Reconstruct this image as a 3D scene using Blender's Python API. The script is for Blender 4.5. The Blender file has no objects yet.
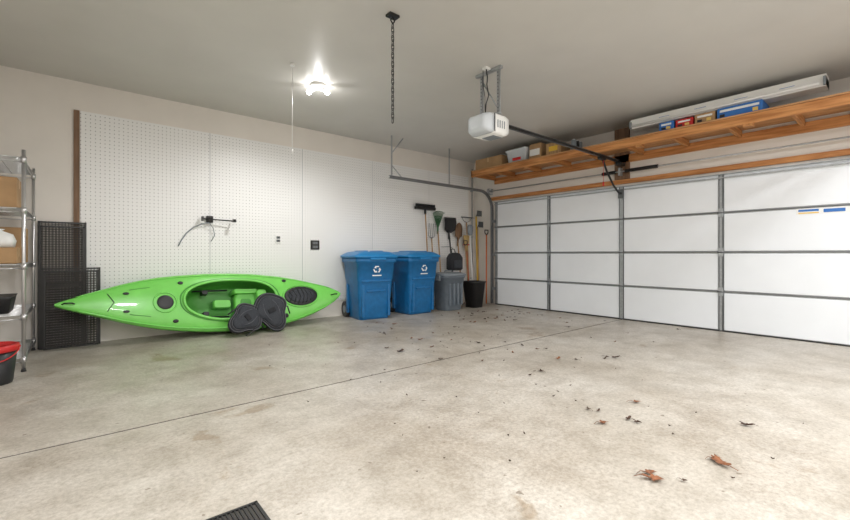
import bpy, bmesh, math, random
from mathutils import Vector, Matrix
random.seed(7)
scene=bpy.context.scene
try:
    scene.view_settings.view_transform='Standard'
except Exception: pass
PI=math.pi
# ---------------------------------------------------------------- materials
def mat(name,col,rough=0.5,metal=0.0,noise=0.0,nscale=20,bump=0.0,emit=None,coat=0):
    m=bpy.data.materials.new(name); m.use_nodes=True
    nt=m.node_tree; b=nt.nodes['Principled BSDF']
    b.inputs['Base Color'].default_value=(*col,1)
    b.inputs['Roughness'].default_value=rough
    b.inputs['Metallic'].default_value=metal
    if coat: b.inputs['Coat Weight'].default_value=coat
    if noise>0 or bump>0:
        tc=nt.nodes.new('ShaderNodeTexCoord'); n=nt.nodes.new('ShaderNodeTexNoise')
        n.inputs['Scale'].default_value=nscale; n.inputs['Detail'].default_value=6
        nt.links.new(tc.outputs['Object'],n.inputs['Vector'])
        if noise>0:
            r=nt.nodes.new('ShaderNodeValToRGB')
            r.color_ramp.elements[0].position=0.3; r.color_ramp.elements[1].position=0.7
            r.color_ramp.elements[0].color=(*[c*(1-noise) for c in col],1)
            r.color_ramp.elements[1].color=(*[min(1,c*(1+noise)) for c in col],1)
            nt.links.new(n.outputs['Fac'],r.inputs['Fac']); nt.links.new(r.outputs['Color'],b.inputs['Base Color'])
        if bump>0:
            bp=nt.nodes.new('ShaderNodeBump'); bp.inputs['Strength'].default_value=bump; bp.inputs['Distance'].default_value=0.01
            nt.links.new(n.outputs['Fac'],bp.inputs['Height']); nt.links.new(bp.outputs['Normal'],b.inputs['Normal'])
    if emit:
        b.inputs['Emission Color'].default_value=(1,0.97,0.92,1); b.inputs['Emission Strength'].default_value=emit
    return m
def wood(name,c1,c2,axis='Y',scale=6):
    m=bpy.data.materials.new(name); m.use_nodes=True; nt=m.node_tree; b=nt.nodes['Principled BSDF']
    tc=nt.nodes.new('ShaderNodeTexCoord'); mp=nt.nodes.new('ShaderNodeMapping'); n=nt.nodes.new('ShaderNodeTexNoise')
    s={'X':(1,14,14),'Y':(14,1,14),'Z':(14,14,1)}[axis]
    mp.inputs['Scale'].default_value=s; n.inputs['Scale'].default_value=scale*.4; n.inputs['Detail'].default_value=5
    nt.links.new(tc.outputs['Object'],mp.inputs['Vector']); nt.links.new(mp.outputs['Vector'],n.inputs['Vector'])
    r=nt.nodes.new('ShaderNodeValToRGB'); r.color_ramp.elements[0].position=.35; r.color_ramp.elements[1].position=.65
    r.color_ramp.elements[0].color=(*c1,1); r.color_ramp.elements[1].color=(*c2,1)
    nt.links.new(n.outputs['Fac'],r.inputs['Fac']); nt.links.new(r.outputs['Color'],b.inputs['Base Color'])
    b.inputs['Roughness'].default_value=.6
    return m
def concrete():
    m=bpy.data.materials.new('concrete'); m.use_nodes=True; nt=m.node_tree; b=nt.nodes['Principled BSDF']
    L=nt.links.new; N=nt.nodes.new
    tc=N('ShaderNodeTexCoord')
    def noise(sc,det=8,rough=.6,dist=0,off=0):
        mp=N('ShaderNodeMapping'); mp.inputs['Location'].default_value=(off,off*.7,0); L(tc.outputs['Object'],mp.inputs['Vector'])
        n=N('ShaderNodeTexNoise'); n.inputs['Scale'].default_value=sc; n.inputs['Detail'].default_value=det
        n.inputs['Roughness'].default_value=rough; n.inputs['Distortion'].default_value=dist
        L(mp.outputs['Vector'],n.inputs['Vector']); return n
    def ramp(src,p0,c0,p1,c1):
        r=N('ShaderNodeValToRGB'); r.color_ramp.elements[0].position=p0; r.color_ramp.elements[1].position=p1
        r.color_ramp.elements[0].color=c0; r.color_ramp.elements[1].color=c1; L(src,r.inputs['Fac']); return r
    def mix(a,bb,f,t='MULTIPLY'):
        x=N('ShaderNodeMix'); x.data_type='RGBA'; x.blend_type=t
        if isinstance(f,float): x.inputs[0].default_value=f
        else: L(f,x.inputs[0])
        L(a,x.inputs[6]); L(bb,x.inputs[7]); return x.outputs[2]
    big=ramp(noise(.8,8,.66,.3).outputs['Fac'],.36,(.44,.39,.325,1),.62,(.62,.58,.52,1))
    med=ramp(noise(3.8,10,.78,.2,3).outputs['Fac'],.38,(.72,.70,.67,1),.56,(1,1,1,1))
    fine=ramp(noise(45,5,.8).outputs['Fac'],.34,(.60,.58,.55,1),.6,(1.0,1,1,1))
    st=ramp(noise(1.5,6,.6,.5,9).outputs['Fac'],.63,(1,1,1,1),.68,(.70,.60,.49,1))
    sp=ramp(noise(14,3,.5,0,5).outputs['Fac'],.70,(1,1,1,1),.73,(.42,.37,.32,1))
    c=mix(big.outputs['Color'],med.outputs['Color'],.8)
    c=mix(c,fine.outputs['Color'],.8); c=mix(c,st.outputs['Color'],.75); c=mix(c,sp.outputs['Color'],.8)
    L(c,b.inputs['Base Color'])
    rr_=ramp(noise(2.2,6).outputs['Fac'],.3,(.28,.28,.28,1),.7,(.5,.5,.5,1)); L(rr_.outputs['Color'],b.inputs['Roughness'])
    bp=N('ShaderNodeBump'); bp.inputs['Strength'].default_value=.15; bp.inputs['Distance'].default_value=.01
    L(noise(35,6).outputs['Fac'],bp.inputs['Height']); L(bp.outputs['Normal'],b.inputs['Normal'])
    return m
def pegmat():
    m=bpy.data.materials.new('pegboard_white'); m.use_nodes=True; nt=m.node_tree; b=nt.nodes['Principled BSDF']
    L=nt.links.new; N=nt.nodes.new
    tc=N('ShaderNodeTexCoord'); sc=N('ShaderNodeVectorMath'); sc.operation='SCALE'; sc.inputs['Scale'].default_value=1/0.045
    L(tc.outputs['Object'],sc.inputs[0]); fr=N('ShaderNodeVectorMath'); fr.operation='FRACTION'; L(sc.outputs[0],fr.inputs[0])
    sb=N('ShaderNodeVectorMath'); sb.operation='SUBTRACT'; sb.inputs[1].default_value=(.5,.5,.5); L(fr.outputs[0],sb.inputs[0])
    ml=N('ShaderNodeVectorMath'); ml.operation='MULTIPLY'; ml.inputs[1].default_value=(1,0,1); L(sb.outputs[0],ml.inputs[0])
    ln=N('ShaderNodeVectorMath'); ln.operation='LENGTH'; L(ml.outputs[0],ln.inputs[0])
    r=N('ShaderNodeValToRGB'); r.color_ramp.elements[0].position=.09; r.color_ramp.elements[1].position=.13
    r.color_ramp.elements[0].color=(.22,.22,.22,1); r.color_ramp.elements[1].color=(.86,.86,.855,1)
    L(ln.outputs['Value'],r.inputs['Fac']); L(r.outputs['Color'],b.inputs['Base Color']); b.inputs['Roughness'].default_value=.4
    return m
M={}
M['wall']=mat('wall_paint_cream',(.78,.74,.69),.6,noise=.03,nscale=3,bump=.03)
M['ceil']=mat('ceiling_paint',(.62,.605,.575),.36,noise=.03,nscale=2,bump=.02)
M['conc']=concrete(); M['peg']=pegmat()
M['dark']=mat('joint_dark',(.07,.062,.055),.9)
M['door']=mat('door_white_panel',(.85,.88,.92),.35,noise=.012,nscale=4)
M['galv']=mat('galvanised_steel',(.42,.44,.46),.4,.6,noise=.12,nscale=30)
M['galvd']=mat('track_steel',(.20,.21,.22),.45,.6,noise=.15,nscale=30)
M['seam']=mat('door_seam_grey',(.22,.23,.24),.5)
M['steel']=mat('dark_steel',(.16,.17,.18),.4,.8)
M['chrome']=mat('chrome',(.62,.62,.63),.28,.85)
M['black']=mat('black_plastic',(.018,.018,.02),.45)
M['blkmetal']=mat('black_metal',(.03,.03,.03),.35,.5)
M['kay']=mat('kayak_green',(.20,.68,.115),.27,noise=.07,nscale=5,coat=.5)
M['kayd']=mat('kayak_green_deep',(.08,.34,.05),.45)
M['blue']=mat('bin_blue',(.010,.145,.37),.38,noise=.12,nscale=14)
M['bluel']=mat('bin_blue_lid',(.014,.21,.50),.35)
M['white']=mat('white_plastic',(.84,.84,.83),.4)
M['grey']=mat('bin_grey_blue',(.15,.18,.215),.45,noise=.1,nscale=14)
M['greyl']=mat('bin_grey_lid',(.22,.25,.28),.4)
M['pine']=wood('pine_lumber',(.40,.15,.04),(.66,.31,.11),'Y')
M['pinex']=wood('pine_joist',(.36,.14,.04),(.58,.28,.10),'X')
M['ply']=wood('plywood',(.42,.20,.08),(.60,.33,.15),'Y')
M['brown']=wood('aged_lumber',(.14,.075,.04),(.24,.14,.08),'Z')
M['card']=mat('cardboard',(.42,.26,.13),.8,noise=.1,nscale=8)
M['tape']=mat('packing_tape',(.55,.38,.2),.4)
M['red']=mat('red_plastic',(.55,.02,.02),.4)
M['yellow']=mat('yellow_paint',(.75,.48,.05),.45)
M['orange']=mat('orange_plastic',(.65,.16,.04),.5)
M['straw']=mat('broom_straw',(.55,.38,.16),.8,noise=.3,nscale=60)
M['handle']=wood('tool_handle_wood',(.28,.16,.07),(.48,.30,.15),'Z')
M['clear']=mat('translucent_tote',(.62,.66,.70),.3)
M['leaf']=mat('dry_leaf',(.20,.075,.03),.7,noise=.5,nscale=30)
M['leafd']=mat('dark_leaf',(.06,.03,.018),.8,noise=.4,nscale=30)
M['bulb']=mat('lamp_bulb',(1,1,1),.4,emit=16)
M['lens']=mat('fill_disc_glow',(1,1,1),.4,emit=4)  # glowing face of the added, unseen fill discs
M['fab']=mat('black_fabric',(.02,.021,.025),.85,noise=.4,nscale=120,bump=.4)
M['mesh']=mat('padded_mesh_fabric',(.04,.045,.055),.8,noise=.5,nscale=160,bump=.6)
M['pipe']=mat('grey_piping',(.12,.125,.14),.6)
M['wire']=mat('screen_wire',(.045,.04,.036),.6)
M['dkgreen']=mat('dark_green_paint',(.06,.17,.08),.5)
M['sky']=mat('label_blue',(.03,.16,.50),.4)
M['amber']=mat('label_amber',(.8,.55,.15),.5)
# ---------------------------------------------------------------- builder
class B:
    def __init__(s,T=None): s.bm=bmesh.new(); s.ms=[]; s.T=T or Matrix.Identity(4)
    def mi(s,m):
        m=M[m]
        if m not in s.ms: s.ms.append(m)
        return s.ms.index(m)
    def v(s,p): return s.bm.verts.new(s.T@Vector(p))
    def box(s,lo,hi,m,bev=0,R=None):
        i=s.mi(m); lo=Vector(lo); hi=Vector(hi); c=(lo+hi)/2; vs=[]
        for x in (lo.x,hi.x):
            for y in (lo.y,hi.y):
                for z in (lo.z,hi.z):
                    p=Vector((x,y,z))
                    if R is not None: p=c+R@(p-c)
                    vs.append(s.v(p))
        F=[(0,1,3,2),(4,6,7,5),(0,4,5,1),(2,3,7,6),(0,2,6,4),(1,5,7,3)]
        fs=[s.bm.faces.new([vs[k] for k in f]) for f in F]
        for f in fs: f.material_index=i
        if bev:
            es=list({e for f in fs for e in f.edges})
            r=bmesh.ops.bevel(s.bm,geom=es,offset=bev,segments=2,affect='EDGES',profile=.5)
            for f in r['faces']: f.material_index=i
    def loft(s,rings,m,cap=True,closed=True,smooth=True):
        i=s.mi(m); R=[[s.v(p) for p in r] for r in rings]; n=len(R[0])
        for a,b in zip(R,R[1:]):
            for k in range(n if closed else n-1):
                f=s.bm.faces.new((a[k],a[(k+1)%n],b[(k+1)%n],b[k])); f.material_index=i; f.smooth=smooth
        if cap:
            f=s.bm.faces.new(R[0][::-1]); f.material_index=i
            f=s.bm.faces.new(R[-1]); f.material_index=i
    def cyl(s,p0,p1,r,m,seg=12,r2=None,cap=True):
        p0=Vector(p0);p1=Vector(p1); d=(p1-p0).normalized()
        u=d.orthogonal().normalized(); w=d.cross(u); r2=r if r2 is None else r2
        s.loft([[p+(u*math.cos(2*PI*k/seg)+w*math.sin(2*PI*k/seg))*q for k in range(seg)] for p,q in((p0,r),(p1,r2))],m,cap)
    def tube(s,pts,r,m,seg=8,closed=False):
        pts=[Vector(p) for p in pts]; n=len(pts); rings=[]; u=None
        for k in range(n):
            if closed: d=pts[(k+1)%n]-pts[k-1]
            else: d=pts[min(k+1,n-1)]-pts[max(k-1,0)]
            d.normalize()
            if u is None: u=d.orthogonal().normalized()
            else: u=(u-d*u.dot(d)).normalized()
            w=d.cross(u)
            rings.append([pts[k]+(u*math.cos(2*PI*j/seg)+w*math.sin(2*PI*j/seg))*r for j in range(seg)])
        if closed: rings.append([p.copy() for p in rings[0]])
        s.loft(rings,m,cap=not closed)
    def sphere(s,c,r,m,sc=(1,1,1),seg=14):
        c=Vector(c); rings=[]
        for a in range(1,seg):
            t=PI*a/seg
            rings.append([c+Vector((math.sin(t)*math.cos(2*PI*k/seg)*r*sc[0],math.sin(t)*math.sin(2*PI*k/seg)*r*sc[1],math.cos(t)*r*sc[2])) for k in range(seg)])
        s.loft(rings,m)
    def poly(s,pts,m):
        f=s.bm.faces.new([s.v(p) for p in pts]); f.material_index=s.mi(m); return f
    def done(s,name,origin=None,recalc=True):
        if recalc: bmesh.ops.recalc_face_normals(s.bm,faces=s.bm.faces)
        me=bpy.data.meshes.new(name)
        xs=[v.co for v in s.bm.verts]
        if origin is None:
            origin=Vector(((min(p.x for p in xs)+max(p.x for p in xs))/2,(min(p.y for p in xs)+max(p.y for p in xs))/2,min(p.z for p in xs)))
        origin=Vector(origin)
        bmesh.ops.translate(s.bm,verts=s.bm.verts,vec=-origin)
        s.bm.to_mesh(me); s.bm.free()
        for m in s.ms: me.materials.append(m)
        o=bpy.data.objects.new(name,me); o.location=origin; scene.collection.objects.link(o); return o
def rr(cx,cy,z,hx,hy,r,n=5):
    out=[]
    for (sx,sy,a0) in((1,1,0),(-1,1,90),(-1,-1,180),(1,-1,270)):
        for k in range(n+1):
            a=math.radians(a0+90*k/n); out.append(Vector((cx+sx*(hx-r)+r*math.cos(a),cy+sy*(hy-r)+r*math.sin(a),z)))
    return out
# ---------------------------------------------------------------- room
XD,YW,H=6.69,6.26,3.05; XL,YB=-1.0,-2.6
b=B(); b.box((XL,YB,-.2),(XD,3.0,0),'conc'); b.box((XL,3.02,-.2),(XD,YW,0),'conc'); b.box((XL,3.0,-.2),(XD,3.02,-.003),'dark')
b.done('floor',(0,0,0))
b=B(); b.box((XL-.12,YB-.12,H),(XD+.12,YW+.12,H+.12),'ceil'); b.done('ceiling',(0,0,0))
b=B(); b.box((XL-.12,YW,-.2),(XD+.12,YW+.12,H),'wall'); b.done('wall_left',(0,0,0))
b=B(); b.box((XD,YB,-.2),(XD+.12,YW,H),'wall'); b.done('wall_right',(0,0,0))
b=B(); b.box((XL-.12,YB,-.2),(XL,YW,H),'wall'); b.done('wall_side',(0,0,0))
b=B(); b.box((XL-.12,YB-.12,-.2),(XD+.12,YB,H),'wall'); b.done('wall_back',(0,0,0))
# pegboard
b=B(); xs=[.017,1.39,2.72,4.03,5.36,6.5]
for a,c in zip(xs,xs[1:]): b.box((a+.003,YW-.012,.27),(c-.003,YW-.001,2.71),'peg')
for c in xs[1:-1]: b.box((c-.003,YW-.009,.27),(c+.003,YW-.001,2.71),'greyl')
b.done('pegboard',(0,YW,0))
b=B(); b.box((-.04,YW-.02,.27),(.012,YW,2.71),'brown'); b.done('trim_1')
# ---------------------------------------------------------------- garage door
b=B(); y0,y1=.31,5.61; cols=[.31,1.68,3.01,4.34,5.61]; sh=2.13/4
for r in range(4):
    z0=r*sh+.004; z1=(r+1)*sh-.004
    b.box((6.652,y0,z0),(6.688,y1,z1),'galv')
    for a,c in zip(cols,cols[1:]):
        b.box((6.640,a+.033,z0+.016),(6.655,c-.033,z1-.011),'door',bev=.006)
    b.box((6.636,y0,z0),(6.66,y1,z0+.009),'seam')
for c in cols:
    cc=min(max(c,y0+.03),y1-.03); w=.024 if c!=3.01 else .036
    for r in range(4):
        z0=r*sh+.006; z1=(r+1)*sh-.006
        b.box((6.628,cc-w,z0),(6.650,cc-w+.008,z1),'steel'); b.box((6.628,cc+w-.008,z0),(6.650,cc+w,z1),'steel')
        b.box((6.634,cc-w,z0),(6.652,cc+w,z1),'galv')
        if r>0:
            b.box((6.620,cc-.028,z0-.06),(6.636,cc+.028,z0+.055),'galv',bev=.003); b.cyl((6.617,cc-.035,z0-.004),(6.617,cc+.035,z0-.004),.008,'steel')
b.box((6.634,y0,0.0),(6.688,y1,.014),'black')
b.box((6.6,y0,2.06),(6.64,y1,2.075),'galv'); b.box((6.6,y0,2.11),(6.64,y1,2.12),'galv')
b.box((6.6375,.46,1.515),(6.6402,.92,1.585),'white'); b.box((6.636,.72,1.55),(6.6385,.90,1.575),'sky'); b.box((6.636,.72,1.525),(6.6385,.90,1.54),'amber'); b.box((6.636,.50,1.53),(6.6385,.68,1.57),'sky')
b.done('garage_door')
b=B(); b.box((6.655,-.4,2.165),(6.69,5.75,2.235),'pine'); b.done('trim_2')
b=B(); b.box((6.65,2.9,2.24),(6.69,3.13,3.05),'brown'); b.done('trim_3')
# tracks
def track(name,Y):
    b=B(); pts=[(6.6,Y,.02),(6.6,Y,1.0),(6.6,Y,1.95)]
    for k in range(1,9):
        a=PI/2*k/8; pts.append((6.6-.36*(1-math.cos(a)),Y,1.97+.36*math.sin(a)))
    pts+= [(5.2,Y,2.335),(3.99,Y,2.34)]
    rings=[]
    for k,p in enumerate(pts):
        p=Vector(p); d=(Vector(pts[min(k+1,len(pts)-1)])-Vector(pts[max(k-1,0)])).normalized(); n=Vector((0,1,0)).cross(d)
        prof=[(-.024,-.02),(.024,-.02),(.024,.02),(.018,.02),(.018,-.014),(-.018,-.014),(-.018,.02),(-.024,.02)]
        rings.append([p+n*q[0]+Vector((0,1,0))*(q[1] if Y>3 else -q[1]) for q in prof])
    b.loft(rings,'galvd',smooth=False)
    s=1 if Y>3 else -1
    for x in (4.06,5.4):
        b.box((x-.015,Y+s*.025,2.32),(x+.015,Y+s*.03,3.05),'galv'); 
    b.cyl((4.06,Y+s*.03,2.55),(4.3,Y+s*.03,2.34),.009,'galv',6)
    b.cyl((4.06,Y+s*.03,2.75),(4.3,Y+s*.03,3.04),.009,'galv',6)
    for z in (.3,1.0,1.7): b.box((6.6,Y-.03,z),(6.69,Y+.03,z+.05),'galv')
    b.done(name)
track('garage_door_track',5.67); track('garage_door_track',.22)
# torsion shaft
b=B(); b.cyl((6.58,.15,2.35),(6.58,5.75,2.35),.011,'galv',10)
for ya,yb in((2.45,2.93),(3.08,3.3)):
    pts=[]; n=int((yb-ya)/.012)
    b.cyl((6.58,ya,2.35),(6.58,yb,2.35),.022,'blkmetal',12)
    for k in range(n*8):
        a=2*PI*k/8; pts.append((6.58+.024*math.cos(a),ya+(yb-ya)*k/(n*8),2.35+.024*math.sin(a)))
    b.tube(pts,.005,'blkmetal',4)
for y in (.2,5.72): b.cyl((6.58,y-.03,2.35),(6.58,y+.03,2.35),.06,'galv',20)
for y in (.17,3.015,5.74): b.box((6.56,y-.015,2.29),(6.688,y+.015,2.41),'galv')
b.done('torsion_spring_shaft')
# ---------------------------------------------------------------- overhead shelf
b=B(); b.box((5.95,-.4,2.56),(5.99,5.65,2.665),'pine',bev=.004); b.box((6.65,-.4,2.50),(6.69,5.65,2.62),'pine')
y=-.38
while y<5.6:
    b.box((5.99,y,2.575),(6.65,y+.04,2.66),'pinex'); y+=.61 if y<5.0 else .62
b.box((5.95,5.61,2.575),(6.65,5.65,2.66),'pinex')
b.box((5.94,-.4,2.667),(6.69,5.65,2.685),'ply')
for y in (1.2,2.42,4.3): b.box((5.955,y,2.53),(6.04,y+.09,2.60),'pinex')
b.done('overhead_storage_shelf')
def carton(name,lo,hi,m='card',tape='tape'):
    b=B(); b.box(lo,hi,m,bev=.006); lo=Vector(lo);hi=Vector(hi); yc=(lo.y+hi.y)/2; xc=(lo.x+hi.x)/2
    b.box((lo.x-.002,yc-.02,hi.z-.08),(hi.x+.002,yc+.02,hi.z+.002),tape)
    b.box((lo.x,lo.y,hi.z-.001),(xc-.002,hi.y,hi.z+.003),m); b.box((xc+.002,lo.y,hi.z-.001),(hi.x,hi.y,hi.z+.003),m)
    b.done(name)
ZT=2.687
carton('cardboard_box',(6.0,4.93,ZT),(6.35,5.58,ZT+.2))
b=B(); b.loft([rr(6.15,4.58,ZT+z,hx,hy,.03) for z,hx,hy in((0,.15,.19),(.2,.18,.22),(.205,.195,.235),(.225,.195,.235),(.24,.17,.2))],'clear')
b.box((5.98,4.48,ZT+.03),(5.985,4.66,ZT+.08),'red'); b.done('storage_tote')
b=B(); b.loft([rr(6.1,4.2,ZT+z,hx,hy,.02) for z,hx,hy in((0,.1,.12),(.24,.1,.12),(.26,.08,.1))],'card'); b.box((5.995,4.1,ZT+.05),(5.999,4.3,ZT+.16),'white'); b.done('paper_sack')
b=B(); b.box((6.0,3.7,ZT),(6.3,3.98,ZT+.2),'handle',bev=.004); b.box((5.995,3.76,ZT+.06),(6.0,3.92,ZT+.14),'yellow'); b.cyl((6.17,3.84,ZT+.2),(6.17,3.84,ZT+.25),.04,'white'); b.done('wooden_crate')
b=B()
for k in range(3): b.cyl((6.05+.09*k,3.5,ZT),(6.05+.09*k,3.5,ZT+.17),.042,'blkmetal' if k%2 else 'greyl'); b.cyl((6.05+.09*k,3.5,ZT+.17),(6.05+.09*k,3.5,ZT+.19),.02,'white')
b.done('spray_cans')
# mixed retail cartons
for (a,c,h,cm) in ((1.12,1.56,.135,'sky'),(1.58,1.80,.125,'card'),(1.82,2.02,.11,'red'),(2.04,2.22,.12,'sky')):
    b=B(); b.box((6.0,a,ZT),(6.35,c,ZT+h),cm,bev=.005); b.box((5.996,a+.03,ZT+h*.60),(6.002,c-.03,ZT+h*.80),'white'); b.box((5.993,a+.04,ZT+.02),(5.997,a+.09,ZT+h*.45),'amber'); b.box((5.993,c-.08,ZT+.02),(5.997,c-.03,ZT+h*.4),'black')
    b.box((5.999,(a+c)/2-.01,ZT+h-.001),(6.351,(a+c)/2+.01,ZT+h+.001),'tape'); b.done('retail_box')
for dz,x0,ya,yb,ww in ((0.142,6.06,.60,2.62,1.45),(0.0,6.40,.3,2.7,1.0)):
    b=B(); z=ZT+dz
    prof=[(0,0),(.20,0),(.21,.03),(.19,.09*ww),(.0,.09*ww),(-.02,.03)]
    b.loft([[Vector((x0+p,y,z+q)) for p,q in prof] for y in (ya,yb)],'white',smooth=False)
    b.cyl((x0-.03,ya+.05,z+.03),(x0-.03,yb-.05,z+.03),.016,'white',10)
    for y in(ya,yb-.02): b.box((x0-.05,y,z+.005),(x0+.22,y+.02,z+.095),'greyl')
    if dz>0:
        for k in range(4): b.box((x0-.012,.85+.42*k,z+.055),(x0-.002,.98+.42*k,z+.075),'sky')
    b.done('fluorescent_light_fixture')
# ---------------------------------------------------------------- opener
b=B()
def xr(x,hy,z0,z1,r=.04,yc=3.0):
    zc=(z0+z1)/2; return [Vector((x,p.x,p.y)) for p in rr(yc,zc,0,hy,(z1-z0)/2,r)]
b.loft([xr(3.23,.09,2.39,2.50),xr(3.25,.13,2.345,2.525),xr(3.31,.15,2.33,2.54),xr(3.35,.15,2.33,2.54)],'clear')
b.loft([xr(3.35,.155,2.325,2.545),xr(3.54,.155,2.325,2.545),xr(3.60,.145,2.34,2.535),xr(3.63,.10,2.41,2.51)],'white')
for k in range(4): b.box((3.40+.035*k,2.841,2.39),(3.412+.035*k,2.847,2.47),'greyl')
b.box((3.35,2.842,2.34),(3.362,2.848,2.53),'steel')
b.box((3.42,2.92,2.32),(3.56,3.08,2.327),'greyl')
b.done('garage_door_opener')
b=B()
for Y in (2.88,3.12):
    b.box((3.45,Y-.018,2.55),(3.453,Y+.018,3.05),'galv'); b.box((3.45,Y-.018,2.55),(3.475,Y-.015,3.05),'galv')
    for k in range(12): b.cyl((3.448,Y,2.58+.038*k),(3.45,Y,2.58+.038*k),.006,'dark',8)
b.box((3.42,2.82,3.02),(3.46,3.18,3.05),'galv')
b.box((3.43,2.85,2.547),(3.47,3.15,2.565),'galv')
b.cyl((3.46,2.88,2.60),(3.46,3.12,2.98),.009,'galv',4)
b.tube([(3.36,2.97,3.045),(3.37,2.96,2.95),(3.34,2.94,2.85),(3.38,2.95,2.75),(3.36,2.97,2.66),(3.38,3.0,2.548)],.007,'black',6)
b.box((3.33,2.94,3.03),(3.40,3.0,3.05),'white')
b.tube([(3.38,3.03,3.04),(3.39,3.04,2.9),(3.41,3.03,2.76),(3.40,3.02,2.548)],.004,'black',6)
b.done('opener_hanger_bracket')
b=B()
b.box((3.63,2.985,2.485),(6.5,3.015,2.515),'blkmetal'); b.box((3.63,2.975,2.515),(6.5,3.025,2.520),'steel')
b.box((6.5,2.96,2.44),(6.65,3.04,2.495),'blkmetal')
b.box((5.9,2.97,2.45),(6.05,3.03,2.49),'blkmetal')
b.tube([(6.0,3.0,2.46),(6.12,3.0,2.3),(6.35,3.0,2.10),(6.5,3.0,2.02),(6.60,3.0,2.0)],.016,'blkmetal',6); b.box((6.58,2.96,1.93),(6.598,3.04,2.07),'steel')
b.tube([(6.0,2.99,2.45),(6.0,2.99,2.1)],.003,'red',5); b.cyl((6.0,2.99,2.06),(6.0,2.99,2.12),.012,'red')
b.done('opener_rail')
# chain
b=B(); cx,cy=2.02,2.82
b.box((cx-.05,cy-.035,3.03),(cx+.05,cy+.035,3.05),'blkmetal',bev=.004)
b.tube([(cx,cy,3.04),(cx+.02,cy,3.0),(cx,cy,2.975),(cx-.02,cy,3.0),(cx-.015,cy,3.02)],.006,'blkmetal',6)
n=23; pitch=.036
for k in range(n):
    z=2.96-pitch*k; L=.026; W=.0115; pts=[]
    for j in range(12):
        a=2*PI*j/12; w=W*math.cos(a); h=(L-W)*(1 if math.sin(a)>0 else -1)*(0 if abs(math.sin(a))<.01 else 1)+W*math.sin(a)
        pts.append((cx+(w if k%2 else 0),cy+(0 if k%2 else w),z+h))
    b.tube(pts,.0038,'blkmetal',5,closed=True)
b.done('hanging_chain',(cx,cy,2.1))
b=B(); b.cyl((1.73,4.23,2.14),(1.73,4.23,3.05),.0035,'white',6); b.cyl((1.73,4.23,2.11),(1.73,4.23,2.15),.010,'white',8,r2=.005); b.cyl((1.73,4.23,3.03),(1.73,4.23,3.05),.025,'white'); b.done('pull_cord')
# ceiling light with bulbs, then added fill lights out of view
b=B(); x,y=2.18,4.56; b.cyl((x,y,3.02),(x,y,3.05),.09,'white',24,r2=.1)
for s in(-1,1):
    b.cyl((x+s*.03,y-s*.02,3.01),(x+s*.065,y-s*.05,2.985),.022,'white',12); b.sphere((x+s*.085,y-s*.065,2.965),.030,'bulb')
b.done('fill_light_disc')
def light(kind,loc,e,size,col=(1,.965,.92)):
    l=bpy.data.lights.new('bulb_or_fill_light',kind); l.energy=e; l.color=col
    if kind=='AREA': l.shape='DISK'; l.size=size
    else: l.shadow_soft_size=size
    if kind=='SPOT': l.spot_size=math.radians(165); l.spot_blend=.6
    o=bpy.data.objects.new('bulb_or_fill_light',l); o.location=loc; scene.collection.objects.link(o); return o
light('POINT',(2.18,4.56,2.90),4,.02,(1,.99,.97))
light('SPOT',(2.18,4.56,2.90),105,.03,(1,.99,.97))
for (x,y,e) in ((.7,1.1,72),(3.3,-.6,100),(5.2,-1.3,70),(0.4,-1.6,72)):  # unseen discs and area lights, added to brighten the room and door
    b=B(); b.cyl((x,y,3.0),(x,y,3.05),.27,'white',32); b.cyl((x,y,2.99),(x,y,3.0),.25,'lens',32); b.done('fill_light_disc')
    light('AREA',(x,y,2.97),e,.5,(.965,.985,1.0))
# ---------------------------------------------------------------- kayak
th=math.radians(18); WA=Vector((0,math.sin(th),math.cos(th))); NA=Vector((0,-math.cos(th),math.sin(th)))
ksx=[-.19,-.14,.0,.187,.37,.556,.75,.964,1.25,1.543,1.85,2.21,2.45,2.67,2.88,3.03,3.12,3.15]
khw=[.012,.035,.085,.150,.215,.268,.312,.343,.372,.383,.378,.345,.30,.24,.17,.105,.05,.02]
kcz=[.484,.483,.48,.475,.466,.457,.445,.432,.416,.403,.388,.373,.368,.368,.375,.385,.393,.397]
def interp(x,ys):
    x=max(ksx[0],min(ksx[-1],x))
    for i in range(len(ksx)-1):
        if x<=ksx[i+1]:
            f=(x-ksx[i])/(ksx[i+1]-ksx[i]); return ys[i]*(1-f)+ys[i+1]*f
    return ys[-1]
def KP(x,w,n): return Vector((x,5.87,interp(x,kcz)+.005))+WA*w+NA*n
def n0(x):
    q=(x-1.5)/1.67; return .05*q*q
def dk(x,w):
    hw=interp(x,khw)*1.02; q=min(1,abs(w)/hw)
    return n0(x)+ (.02+.20*hw)*max(0,1-q**2.4)**.45
rings=[]; NS=44
for i in range(len(ksx)*3-2):
    j=i//3; f=(i%3)/3
    x=ksx[j] if f==0 else ksx[j]*(1-f)+ksx[j+1]*f
    hw=interp(x,khw)*1.02; r=[]
    for k in range(NS):
        a=2*PI*k/NS; c=math.cos(a); s_=math.sin(a)
        w=hw*math.copysign(abs(c)**.83,c)
        if s_>=0: n=(.02+.20*hw)*s_**.9
        else:
            dp=.05+.25*(hw/.383)**.6
            n=-dp*abs(s_)**.85
        r.append(KP(x,w,n0(x)+n))
    rings.append(r)
b=B(); b.loft(rings,'kay'); hull=b.done('kayak_hull')
cxk=1.57; 
def egg(a,sc=1.0):
    c=math.cos(a); s_=math.sin(a)
    x=cxk+.56*sc*math.copysign(abs(c)**.8,c); w=.262*sc*math.copysign(abs(s_)**.85,s_)*(1+.10*c)
    return x,w+.012
b=B(); b.loft([[KP(*egg(2*PI*k/40,sc),n) for k in range(40)] for n,sc in((.25,1),(.02,1),(-.08,.98),(-.17,.93),(-.215,.84),(-.235,.6))],'kayd')  # cavity walls in darker green: cockpit shade put into the colour
cut=b.done('cutter')
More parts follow.
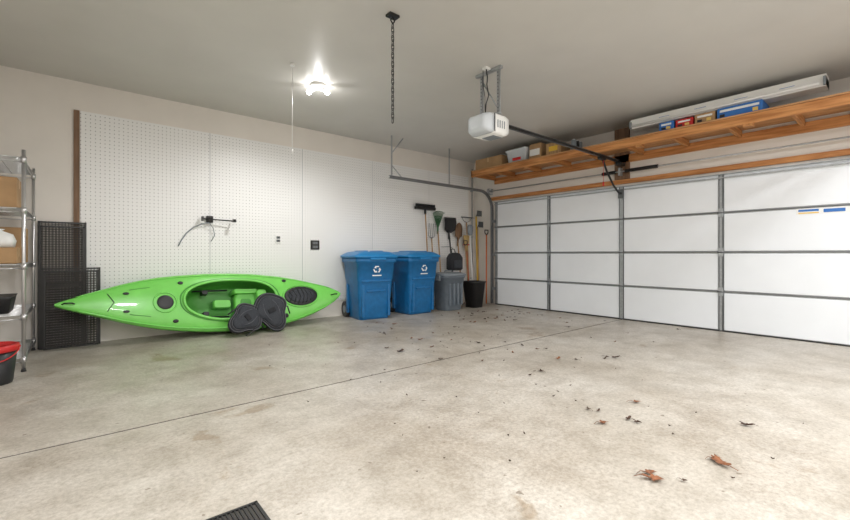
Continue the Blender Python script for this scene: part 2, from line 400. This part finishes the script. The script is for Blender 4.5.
md=hull.modifiers.new('c','BOOLEAN'); md.operation='DIFFERENCE'; md.object=cut; md.solver='EXACT'
try: md.material_mode='TRANSFER'
except Exception: pass
bpy.context.view_layer.update()
dg=bpy.context.evaluated_depsgraph_get(); me=bpy.data.meshes.new_from_object(hull.evaluated_get(dg)); hull.modifiers.clear(); hull.data=me
bpy.data.objects.remove(cut)
for p in me.polygons: p.use_smooth=True
try:
    me.set_sharp_from_angle(angle=math.radians(40))
except Exception: pass
b=B()
b.tube([KP(*egg(2*PI*k/56,1.02),dk(*egg(2*PI*k/56,1.02))+.012) for k in range(56)],.018,'kay',8,closed=True)
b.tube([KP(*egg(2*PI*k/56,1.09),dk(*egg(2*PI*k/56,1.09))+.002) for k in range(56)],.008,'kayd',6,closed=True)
def patch(cx,cw,rx,rw,m,h=.01,p=1.0,N=28):
    rs=[]
    for sc,hh in((1.0,-.004),(1.0,h),(.9,h+.004),(.5,h+.005),(.05,h+.005)):
        r=[]
        for k in range(N):
            a=2*PI*k/N; c=math.cos(a);s_=math.sin(a)
            x=cx+rx*sc*math.copysign(abs(c)**p,c); w=cw+rw*sc*math.copysign(abs(s_)**p,s_)
            r.append(KP(x,w,dk(x,w)+hh))
        rs.append(r)
    b.loft(rs,m)
def ring(cx,cw,rx,rw,r,m):
    b.tube([KP(cx+rx*math.cos(2*PI*k/32),cw+rw*math.sin(2*PI*k/32),dk(cx+rx*math.cos(2*PI*k/32),cw+rw*math.sin(2*PI*k/32))+.004) for k in range(32)],r,m,6,closed=True)
patch(.80,-.01,.085,.085,'black'); ring(.80,-.01,.12,.12,.008,'kay'); ring(.80,-.01,.06,.06,.006,'blkmetal')
patch(2.50,.03,.25,.14,'black',.012); patch(2.50,.03,.20,.10,'mesh',.02); ring(2.50,.03,.27,.16,.010,'kay')
for k in range(6): b.tube([KP(2.32+.06*k,-.10+.02*abs(k-2.5),dk(2.32+.06*k,-.1)+.03),KP(2.36+.06*k,.03,dk(2.36+.06*k,.03)+.032),KP(2.32+.06*k,.15-.02*abs(k-2.5),dk(2.32+.06*k,.15)+.03)],.005,'black',5)
patch(2.25,-.24,.035,.03,'black'); patch(2.28,.27,.03,.02,'black'); patch(.42,.10,.03,.015,'black'); patch(.42,-.11,.03,.015,'black')
patch(.97,.235,.03,.02,'black'); patch(.9,-.24,.03,.02,'black')
for sgn in(-1,1):
    b.tube([KP(x,sgn*interp(x,khw)*.93,dk(x,sgn*interp(x,khw)*.93)+.006) for x in [-.02+.05*k for k in range(61)]],.008,'kay',6)
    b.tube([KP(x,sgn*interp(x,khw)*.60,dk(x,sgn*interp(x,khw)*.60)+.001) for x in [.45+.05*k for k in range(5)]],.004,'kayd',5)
for xa in (.25,): b.tube([KP(xa,-.10,dk(xa,-.1)+.006),KP(xa+.06,0,dk(xa+.06,0)+.008),KP(xa,.10,dk(xa,.1)+.006)],.004,'black',5)
for xa in (-.08,3.03):
    b.tube([KP(xa-.05,0,dk(xa-.04,0)),KP(xa-.03,0,dk(xa,0)+.045),KP(xa+.03,0,dk(xa,0)+.045),KP(xa+.05,0,dk(xa+.04,0))],.008,'black',6)
def kbox(x0,x1,w0,w1,na,nb,m,tap=0.85):
    cx=(x0+x1)/2; cw=(w0+w1)/2
    def rg(n,sc): return [KP(cx+(p.x)*sc,cw+p.y*sc,n) for p in rr(0,0,0,(x1-x0)/2,(w1-w0)/2,min(x1-x0,w1-w0)*.3)]
    b.loft([rg(na,1),rg(nb-.02,tap+.05),rg(nb,tap-.05)],m)
kbox(1.62,1.98,-.17,.17,-.235,-.10,'kay'); kbox(1.90,2.04,-.18,.18,-.22,.02,'kay',.9)
kbox(1.60,1.95,.12,.19,-.23,-.03,'kay'); kbox(1.60,1.95,-.19,-.12,-.23,-.03,'kay')
kbox(1.36,1.60,-.06,.06,-.24,-.10,'kay'); kbox(1.70,1.86,-.07,.07,-.12,-.085,'kayd')
b.tube([KP(1.12,.17,-.1),KP(1.55,.18,-.1)],.012,'black',6); b.tube([KP(1.12,-.17,-.1),KP(1.55,-.18,-.1)],.012,'black',6)
kbox(1.22,1.30,.11,.17,-.12,-.02,'black'); kbox(1.22,1.30,-.17,-.11,-.12,-.02,'black')
fit=b.done('kayak_fittings',recalc=True)
root=bpy.data.objects.new('kayak',None); root.location=(1.5,5.87,.0); scene.collection.objects.link(root)
bpy.context.view_layer.update()
for o in(hull,fit): o.parent=root; o.matrix_parent_inverse=root.matrix_world.inverted()
# kayak seat backs: thick padded butterfly shapes with side wings and straps
def seatback(name,x,y,rz,lean,roll,sc=1.0,zc=.25,tw=.7):
    T=Matrix.Translation((x,y,0))@Matrix.Rotation(rz,4,'Z')@Matrix.Rotation(-lean,4,'X')@Matrix.Translation((0,0,zc))@Matrix.Rotation(roll,4,'Y')
    b=B(T); N=48
    def out(a,s_):
        c=math.cos(a); q=math.sin(a)
        rad=.222+.03*math.cos(2*a+PI)+.018*math.cos(4*a)+ .022*math.sin(3*a)
        return (rad*c*1.08*s_*sc,rad*q*1.0*s_*sc)
    def rg(s_,y_):
        o_=[]
        for k in range(N):
            X,Z=out(2*PI*k/N,s_); o_.append(Vector((X,y_-tw*X*X-.25*Z*Z,Z)))
        return o_
    b.loft([rg(*q) for q in ((.6,.045),(.85,.04),(.97,.022),(1,0),(.97,-.022),(.88,-.04),(.80,-.034))],'fab')
    b.loft([rg(*q) for q in ((.80,-.034),(.74,-.055),(.6,-.068),(.35,-.074),(.1,-.076))],'mesh')
    b.tube(rg(.94,-.032),.005,'pipe',5,closed=True); b.tube(rg(.80,-.037),.0035,'pipe',5,closed=True)
    for q in(-.06,.06):
        b.tube([Vector((q*sc*(1+.5*math.cos(t*1.5)),-.079-tw*q*q,t*.12*sc)) for t in(-1,-.5,0,.5,1)],.004,'pipe',5)
    b.box((-.05*sc,-.088,-.03),(.05*sc,-.07,.03),'fab',bev=.006)
    b.tube([(-.15*sc,-.03,.02),(-.2*sc,-.06,-.05),(-.19*sc,-.05,-.17)],.010,'black',5)
    b.tube([(.15*sc,-.03,.02),(.21*sc,-.06,-.05),(.2*sc,-.04,-.15)],.010,'black',5)
    b.done(name)
seatback('kayak_seat_back',1.66,5.46,.1,.40,math.radians(62),.88,.225)
seatback('kayak_seat_back',1.98,5.52,-.05,.28,math.radians(-22),1.03,.285)
# ---------------------------------------------------------------- bins
def cart(x,y,rz):
    T0=Matrix.Translation((x,y,0))@Matrix.Rotation(rz,4,'Z')@Matrix.Diagonal((1.0,1.13,1.0,1))
    b=B(T0)
    b.loft([rr(.01*z,0,z,hx,hy,r) for z,hx,hy,r in((.0,.23,.225,.05),(.04,.245,.235,.06),(.30,.262,.252,.06),(.62,.282,.272,.06),(.64,.288,.280,.06),(.90,.303,.295,.06),(.91,.325,.318,.06),(.985,.33,.322,.06))],'blue')
    b.loft([rr(.01,0,z,hx,hy,.06) for z,hx,hy in((.985,.345,.335),(1.015,.348,.338),(1.03,.33,.32),(1.075,.27,.255),(1.085,.22,.2))],'bluel')
    for k in(-1,1):
        b.box((-.2,k*.12-.03,1.06),(.2,k*.12+.03,1.10),'bluel',bev=.012)
        b.cyl((-.27,k*.22,.13),(-.27,k*.28,.13),.13,'black',24); b.cyl((-.27,k*.28,.13),(-.27,k*.285,.13),.06,'greyl',16)
        b.box((-.40,k*.22-.02,.93),(-.3,k*.22+.02,.98),'blue',bev=.006)
        b.box((.20,k*.20-.02,.05),(.292,k*.20+.02,.55),'blue',bev=.01)
        b.box((-.2,k*.262-.02,.08),(-.14,k*.262+.02,.55),'blue',bev=.01)
    b.cyl((-.27,-.24,.13),(-.27,.24,.13),.015,'steel'); b.cyl((-.39,-.25,.955),(-.39,.25,.955),.018,'blue',12)
    b.box((.26,-.23,.60),(.31,.23,.635),'blue',bev=.01); b.box((.26,-.15,.44),(.30,.15,.47),'blue',bev=.01)
    b.box((-.33,-.2,.62),(-.26,.2,.66),'blue',bev=.008)
    b.box((.33,-.12,.95),(.365,.12,.985),'bluel',bev=.01)
    b.T=T0@Matrix.Rotation(PI/2,4,'Z')
    F=-.309
    for k in range(3):
        a=math.radians(90+120*k); c=Vector((.045*math.cos(a),0,.80+.045*math.sin(a)))
        b.box(c+Vector((-.030,F,-.009)),c+Vector((.030,F+.02,.009)),'white',R=Matrix.Rotation(-a+PI/2,3,'Y'))
        e=c+Vector((.03*math.cos(a+2.1),F-.0015,.03*math.sin(a+2.1)))
        b.poly([e+Vector((.022*math.cos(a+2.1+q),0,.022*math.sin(a+2.1+q))) for q in(0,2.1,4.2)],'white')
    b.box((-.07,F+.004,.695),(.07,F+.02,.712),'white')
    b.done('recycling_bin')
cart(3.67,5.80,math.radians(-97)); cart(4.60,5.80,math.radians(-88))
b=B(Matrix.Translation((5.34,5.66,0)))
b.loft([rr(0,0,z,hx,hy,.09) for z,hx,hy in((0,.20,.17),(.02,.21,.18),(.6,.25,.22),(.605,.265,.235),(.64,.265,.235))],'grey')
b.loft([rr(0,0,z,hx,hy,.09) for z,hx,hy in((.64,.28,.25),(.665,.28,.25),(.68,.26,.23),(.70,.2,.17))],'greyl')
for s_ in(-1,1): b.box((s_*.27-.02,-.07,.55),(s_*.27+.02,.07,.66),'greyl',bev=.01)
for k in range(4): b.box((-.17+.1*k,-.222,.1),(-.13+.1*k,-.195,.5),'grey',bev=.008)
b.tube([(-.1,0,.70),(-.08,0,.73),(.08,0,.73),(.1,0,.70)],.012,'greyl',6)
b.done('trash_can')
b=B(Matrix.Translation((5.98,5.60,0)))
b.loft([rr(0,0,z,hx,hy,.07) for z,hx,hy in((0,.14,.13),(.48,.185,.17),(.485,.20,.185),(.51,.20,.185),(.51,.175,.16),(.03,.13,.12))],'black')
b.done('waste_basket')
# ---------------------------------------------------------------- tools in the corner
def tool(name,base,top,r,hm,fn=None):
    b=B(); b.cyl(base,top,r,hm,10); 
    if fn: fn(b,Vector(base),Vector(top))
    b.done(name)
def pushbroom(b,p,t):
    b.box(t+Vector((-.25,-.04,-.02)),t+Vector((.25,.03,.04)),'blkmetal',bev=.01)
    for k in range(24): 
        x=-.24+.021*k
        b.cyl(t+Vector((x,-.005,.04)),t+Vector((x,-.01,.09)),.009,'fab',5)
    b.cyl(t+Vector((0,0,-.1)),t+Vector((0,0,.0)),.022,'blkmetal')
tool('push_broom',(5.18,6.0,0),(5.20,6.17,1.93),.013,'handle',pushbroom)
def shovel(mm):
    def f(b,p,t):
        rs=[]
        for z,w in((-.02,.02),(.03,.05),(.06,.10),(.2,.105),(.27,.09),(.32,.05),(.34,.01)):
            rs.append([t+Vector((w*c,-.02+.10*(c*w)**2*4+.02*d_-.03*math.sin(z*4),z)) for c,d_ in((-1,0),(-.5,-.3),(0,-.5),(.5,-.3),(1,0),(.5,.1),(0,-.1),(-.5,.1))])
        b.loft(rs,mm); b.cyl(t+Vector((0,0,-.15)),t+Vector((0,-.01,.05)),.02,mm)
    return f
def snowshovel(b,p,t):
    rs=[]
    for z,w,yy in((-.02,.05,0),(.04,.15,-.01),(.18,.165,-.035),(.28,.165,-.02),(.30,.165,-.01)):
        rs.append([t+Vector((w*c,yy+d_,z)) for c,d_ in((-1,-.02),(-.9,.0),(0,.012),(.9,0),(1,-.02),(.9,-.012),(0,0),(-.9,-.012))])
    b.loft(rs,'black'); b.cyl(t+Vector((0,0,-.15)),t+Vector((0,.0,.05)),.02,'black')
def rake(mm,n=13,sp=.24,L=.34):
    def f(b,p,t):
        for k in range(n):
            q=-1+2*k/(n-1); a=q*sp*1.7
            e=t+Vector((math.sin(a)*L,-.01,math.cos(a)*L)); b.tube([t,e,e+Vector((0,-.05,.015))],.005,mm,5)
        for q_ in(.5,.75): b.tube([t+Vector((math.sin(q*sp*1.7)*L*q_,-.012,math.cos(q*sp*1.7)*L*q_)) for q in[-1+.2*k for k in range(11)]],.007,mm,5)
        b.cyl(t-Vector((0,0,.1)),t+Vector((0,0,.04)),.018,mm)
    return f
def bowrake(b,p,t):
    b.box(t+Vector((-.17,-.02,.1)),t+Vector((.17,.0,.12)),'steel')
    for k in range(11): b.cyl(t+Vector((-.16+.032*k,-.01,.11)),t+Vector((-.16+.032*k,-.08,.10)),.005,'steel',5)
    for s_ in(-1,1): b.tube([t,t+Vector((s_*.1,0,.04)),t+Vector((s_*.15,-.01,.11))],.006,'steel',5)
def dhandle(b,p,t):
    b.tube([t,t+Vector((-.05,0,.04)),t+Vector((-.05,0,.1)),t+Vector((.05,0,.1)),t+Vector((.05,0,.04)),t],.012,'black',6)
def corn(b,p,t):
    b.loft([[t+Vector((w*math.cos(2*PI*k/12),.03*math.sin(2*PI*k/12),z)) for k in range(12)] for z,w in((-.02,.03),(.08,.05),(.30,.09),(.32,.08))],'straw'); b.box(t+Vector((-.06,-.035,.11)),t+Vector((.06,.035,.13)),'red')
def hoe(b,p,t):
    b.box(t+Vector((-.07,-.1,.0)),t+Vector((.07,-.09,.12)),'steel'); b.tube([t,t+Vector((0,-.03,.06)),t+Vector((0,-.09,.06))],.008,'steel',6)
tool('leaf_rake',(5.54,6.03,0),(5.55,6.19,1.55),.014,'handle',rake('dkgreen'))
tool('snow_shovel',(5.86,6.0,0),(5.87,6.20,1.50),.015,'black',snowshovel)
tool('garden_shovel',(6.10,6.03,0),(6.10,6.18,1.36),.014,'handle',shovel('brown'))
tool('corn_broom',(6.31,6.02,0),(6.31,6.13,1.12),.012,'red',corn)
tool('bow_rake',(6.38,6.10,0),(6.39,6.20,1.72),.014,'handle',bowrake)
tool('spade',(6.14,5.88,0),(6.15,6.00,1.22),.015,'handle',dhandle)
tool('dust_mop',(6.24,5.86,0),(6.25,5.96,1.45),.013,'white',lambda b,p,t:b.loft([[t+Vector((w*math.cos(2*PI*k/12),.04*math.sin(2*PI*k/12),z)) for k in range(12)] for z,w in((-.02,.02),(.02,.07),(.16,.08),(.2,.04))],'greyl'))
tool('garden_hoe',(6.52,5.99,0),(6.57,6.09,1.85),.018,'yellow',hoe)
tool('edging_spade',(6.57,5.80,0),(6.62,5.84,1.45),.014,'orange',dhandle)
tool('wood_handled_hoe',(6.42,5.86,0),(6.45,5.94,1.60),.014,'handle',hoe)
tool('pitch_fork',(5.38,6.06,0),(5.385,6.19,1.35),.013,'handle',lambda b,p,t:[b.tube([t,t+Vector((q,-.0,.05)),t+Vector((q,-.02,.3))],.006,'steel',5) for q in(-.08,-.03,.03,.08)])
b=B(Matrix.Translation((5.70,5.86,.72)))
b.loft([rr(0,0,z,hx,hy,.04) for z,hx,hy in((0,.13,.07),(.03,.16,.09),(.25,.16,.09),(.33,.12,.06),(.35,.06,.03))],'fab')
b.box((-.1,-.11,.05),(.1,-.08,.2),'mesh',bev=.015); b.tube([(-.05,.03,.34),(-.04,.05,.42),(.04,.05,.42),(.05,.03,.34)],.01,'fab',6); b.tube([(0,.05,.43),(0,.12,.47),(0,.38,.47)],.006,'steel',6)
b.done('tool_bag')
b=B(); b.cyl((6.60,6.235,.0),(6.60,6.235,2.9),.013,'galv',10)
for z in(.5,1.4,2.4): b.box((6.57,6.235,z),(6.63,6.26,z+.03),'galv')
b.done('conduit_pipe')
# ---------------------------------------------------------------- pegboard fittings
b=B(); z=1.52
b.box((1.34,6.20,z-.045),(1.42,6.248,z+.045),'blkmetal',bev=.005); b.cyl((1.28,6.18,z),(1.66,6.14,z-.015),.009,'blkmetal')
b.box((1.27,6.13,z-.03),(1.29,6.20,z+.03),'blkmetal'); b.cyl((1.66,6.06,z-.015),(1.66,6.2,z-.015),.010,'blkmetal'); b.cyl((1.38,6.16,z-.01),(1.38,6.2,z+.0),.03,'blkmetal',16); b.box((1.64,6.06,z-.035),(1.68,6.10,z+.005),'blkmetal')
b.done('bike_wall_hook')
b=B(); b.tube([(1.36,6.17,1.47),(1.28,6.20,1.45),(1.18,6.22,1.40),(1.10,6.225,1.32),(1.04,6.23,1.22),(1.01,6.235,1.15)],.007,'greyl',6); b.tube([(1.36,6.17,1.47),(1.42,6.2,1.40),(1.44,6.21,1.30),(1.40,6.22,1.22)],.005,'greyl',6); b.done('hanging_cable')
def outlet(name,x,z,w,h,m1,m2):
    b=B(); b.box((x-w,6.232,z-h),(x+w,6.248,z+h),m1,bev=.004); b.box((x-w*.6,6.228,z+h*.12),(x+w*.6,6.234,z+h*.7),m2,bev=.002); b.box((x-w*.6,6.228,z-h*.7),(x+w*.6,6.234,z-h*.12),m2,bev=.002)
    for s_ in(-1,1):
        for q in(-.25,.25): b.box((x+q*w-.003,6.226,z+s_*h*.42-.01),(x+q*w+.003,6.229,z+s_*h*.42+.01),'greyl')
    b.done(name)
outlet('wall_outlet',2.33,1.27,.045,.06,'white','black'); outlet('electrical_box',2.93,1.19,.075,.075,'blkmetal','steel')
# ---------------------------------------------------------------- wire shelving
b=B(); sx0,sx1,sy0,sy1=-.84,-.37,5.10,6.15
for x in(sx0,sx1):
    for y in(sy0,sy1):
        b.cyl((x,y,.03),(x,y,1.97),.0135,'chrome',10); b.cyl((x,y,0),(x,y,.03),.02,'black',10,r2=.012)
for z in(.12,.50,.95,1.45,1.90):
    for dz in(0,-.035):
        for x in(sx0,sx1): b.cyl((x,sy0,z+dz),(x,sy1,z+dz),.005,'chrome',5)
        for y in(sy0,sy1): b.cyl((sx0,y,z+dz),(sx1,y,z+dz),.005,'chrome',5)
    k=sy0+.03
    while k<sy1:
        b.cyl((sx0,k,z),(sx1,k,z),.0028,'chrome',4); k+=.03
    for x in(sx0+.16,sx0+.31): b.cyl((x,sy0,z-.006),(x,sy1,z-.006),.004,'chrome',5)
    n=24
    for x in(sx0,sx1): b.tube([(x,sy0+(sy1-sy0)*k/n,z-.0175+.0175*(1 if k%2 else -1)) for k in range(n+1)],.003,'chrome',4)
    for x in(sx0,sx1):
        for y in(sy0,sy1): b.cyl((x,y,z-.045),(x,y,z+.01),.02,'chrome',10)
b.done('wire_shelving_unit')
carton('cardboard_box',(-.76,5.2,1.458),(-.42,5.55,1.73),'card')
carton('cardboard_box',(-.74,5.62,.958),(-.40,5.98,1.30),'card')
carton('cardboard_box',(-.76,5.18,.958),(-.42,5.50,1.10),'card')
b=B(); b.loft([rr(-.58,5.34,1.105+z,hx,hy,.05) for z,hx,hy in((0,.13,.12),(.06,.14,.13),(.12,.12,.11),(.15,.05,.06),(.165,.07,.07))],'white'); b.done('plastic_bag')
b=B(); b.cyl((-.56,5.8,1.458),(-.56,5.8,1.6),.09,'greyl',18); b.cyl((-.56,5.8,1.6),(-.56,5.8,1.615),.095,'white',18); b.done('paint_can')
b=B(); b.loft([rr(-.62,5.45,.508+z,hx,hy,.03) for z,hx,hy in((0,.14,.2),(.13,.16,.22),(.15,.17,.23))],'black'); b.done('storage_bin')
b=B(Matrix.Translation((-.53,4.76,0)))
def circ(r,z,n=28): return [Vector((r*math.cos(2*PI*k/n),r*math.sin(2*PI*k/n),z)) for k in range(n)]
b.loft([circ(.12,0),circ(.125,.02),circ(.15,.27),circ(.135,.27),circ(.11,.03)],'black'); b.loft([circ(.155,.26),circ(.163,.27),circ(.163,.31),circ(.145,.315),circ(.14,.27),circ(.145,.26)],'red')
b.tube([(.165*math.cos(a),.165*math.sin(a),.29+.10*math.sin(a)) for a in[-PI*k/12 for k in range(13)]],.005,'red',6)
b.done('bucket')
# black wire mesh panels leaning on the wall (see-through grids)
def meshpanel(name,x0,x1,h,y):
    R=Matrix.Translation((0,y,0))@Matrix.Rotation(-.03,4,'X'); b=B(R)
    for a,c in((x0,x0+.02),(x1-.02,x1)): b.box((a,-.01,0),(c,.01,h),'blkmetal')
    for z in(0,h-.02,h*.5): b.box((x0,-.01,z),(x1,.01,z+.018),'blkmetal')
    k=x0+.03
    while k<x1-.02: b.box((k,-.003,0),(k+.0065,0,h),'wire'); k+=.028
    k=.03
    while k<h-.02: b.box((x0,0,k),(x1,.003,k+.0065),'wire'); k+=.028
    b.done(name)
meshpanel('wire_mesh_panel',-.34,.075,1.41,6.18); meshpanel('wire_mesh_panel',-.33,.06,1.36,6.14); meshpanel('wire_mesh_panel',-.31,.20,.89,6.12); meshpanel('wire_mesh_panel',-.29,.18,.86,6.08)
# ---------------------------------------------------------------- floor vent
b=B(); b.box((.33,1.50,0),(.574,1.777,.003),'dark')
for a,c in(((.33,1.5),(.574,1.512)),((.33,1.765),(.574,1.777)),((.33,1.5),(.342,1.777)),((.562,1.5),(.574,1.777))): b.box((*a,0),(*c,.010),'blkmetal')
k=.352
while k<.56: b.box((k,1.512,.003),(k+.006,1.765,.009),'blkmetal'); k+=.016
b.done('floor_vent')
# ---------------------------------------------------------------- leaves
b=B()
def leaf(x,y,s,m,curl=.35):
    a0=random.random()*6.28; N=18; cx=Vector((x,y,.006)); base=[]
    for k in range(N):
        a=2*PI*k/N; r=s*(.45+.55*abs(math.cos(a*2.5)))*(1.3 if abs(math.cos(a))>.8 else .7)*random.uniform(.8,1.15)
        z=.004+curl*r*abs(math.sin(a*1.5+1))*.9
        base.append(b.v(cx+Vector((r*math.cos(a+a0),r*math.sin(a+a0),z))))
    c=b.v(cx); i=b.mi(m)
    for k in range(N):
        f=b.bm.faces.new((c,base[k],base[(k+1)%N])); f.material_index=i
    b.tube([cx,cx+Vector((s*1.2*math.cos(a0),s*1.2*math.sin(a0),.012)),cx+Vector((s*1.9*math.cos(a0+.15),s*1.9*math.sin(a0+.15),.004))],s*.035,m,4)
for x,y,s,m in((2.03,.771,.046,'leaf'),(2.07,.81,.036,'leaf'),(2.12,.68,.016,'leafd'),(2.44,.622,.046,'leaf'),(2.47,.65,.03,'leaf'),(2.466,1.231,.035,'leaf'),(2.61,1.406,.022,'leafd'),(2.99,1.256,.035,'leaf'),(2.63,1.346,.018,'leafd'),(2.645,1.16,.026,'leafd'),(2.64,1.103,.026,'leafd'),(3.1,.658,.032,'leafd'),(2.62,3.53,.038,'leafd'),(2.6,3.75,.024,'leafd'),(2.66,3.55,.028,'leafd'),(2.73,3.01,.025,'leafd'),(4.12,1.935,.038,'leafd'),(4.08,2.0,.028,'leafd'),(2.96,2.12,.022,'leafd')):
    leaf(x,y,s,m)
for k in range(56):
    x=random.uniform(3.0,6.4); y=random.uniform(1.7,5.3)
    leaf(x,y,random.uniform(.010,.036),random.choice(['leaf','leafd','leafd']))
for k in range(24):
    leaf(random.uniform(4.4,6.3),random.uniform(4.0,5.2),random.uniform(.012,.036),random.choice(['leaf','leafd']))
for k in range(70): leaf(random.uniform(1.2,4.2),random.uniform(.4,4.8),random.uniform(.004,.011),'leafd')
b.done('fallen_leaves',(3.5,3,0),recalc=False)
# ---------------------------------------------------------------- world + camera
w=bpy.data.worlds.new('world'); scene.world=w; w.use_nodes=True; w.node_tree.nodes['Background'].inputs[0].default_value=(.6,.65,.7,1); w.node_tree.nodes['Background'].inputs[1].default_value=.5
cd=bpy.data.cameras.new('camera'); cd.sensor_width=36; cd.lens=36*412/850; cd.shift_y=-6/850; cd.clip_start=.05
co=bpy.data.objects.new('camera',cd); co.location=(0,0,1.044); co.rotation_euler=(PI/2,0,math.radians(49.9-90)); scene.collection.objects.link(co); scene.camera=co
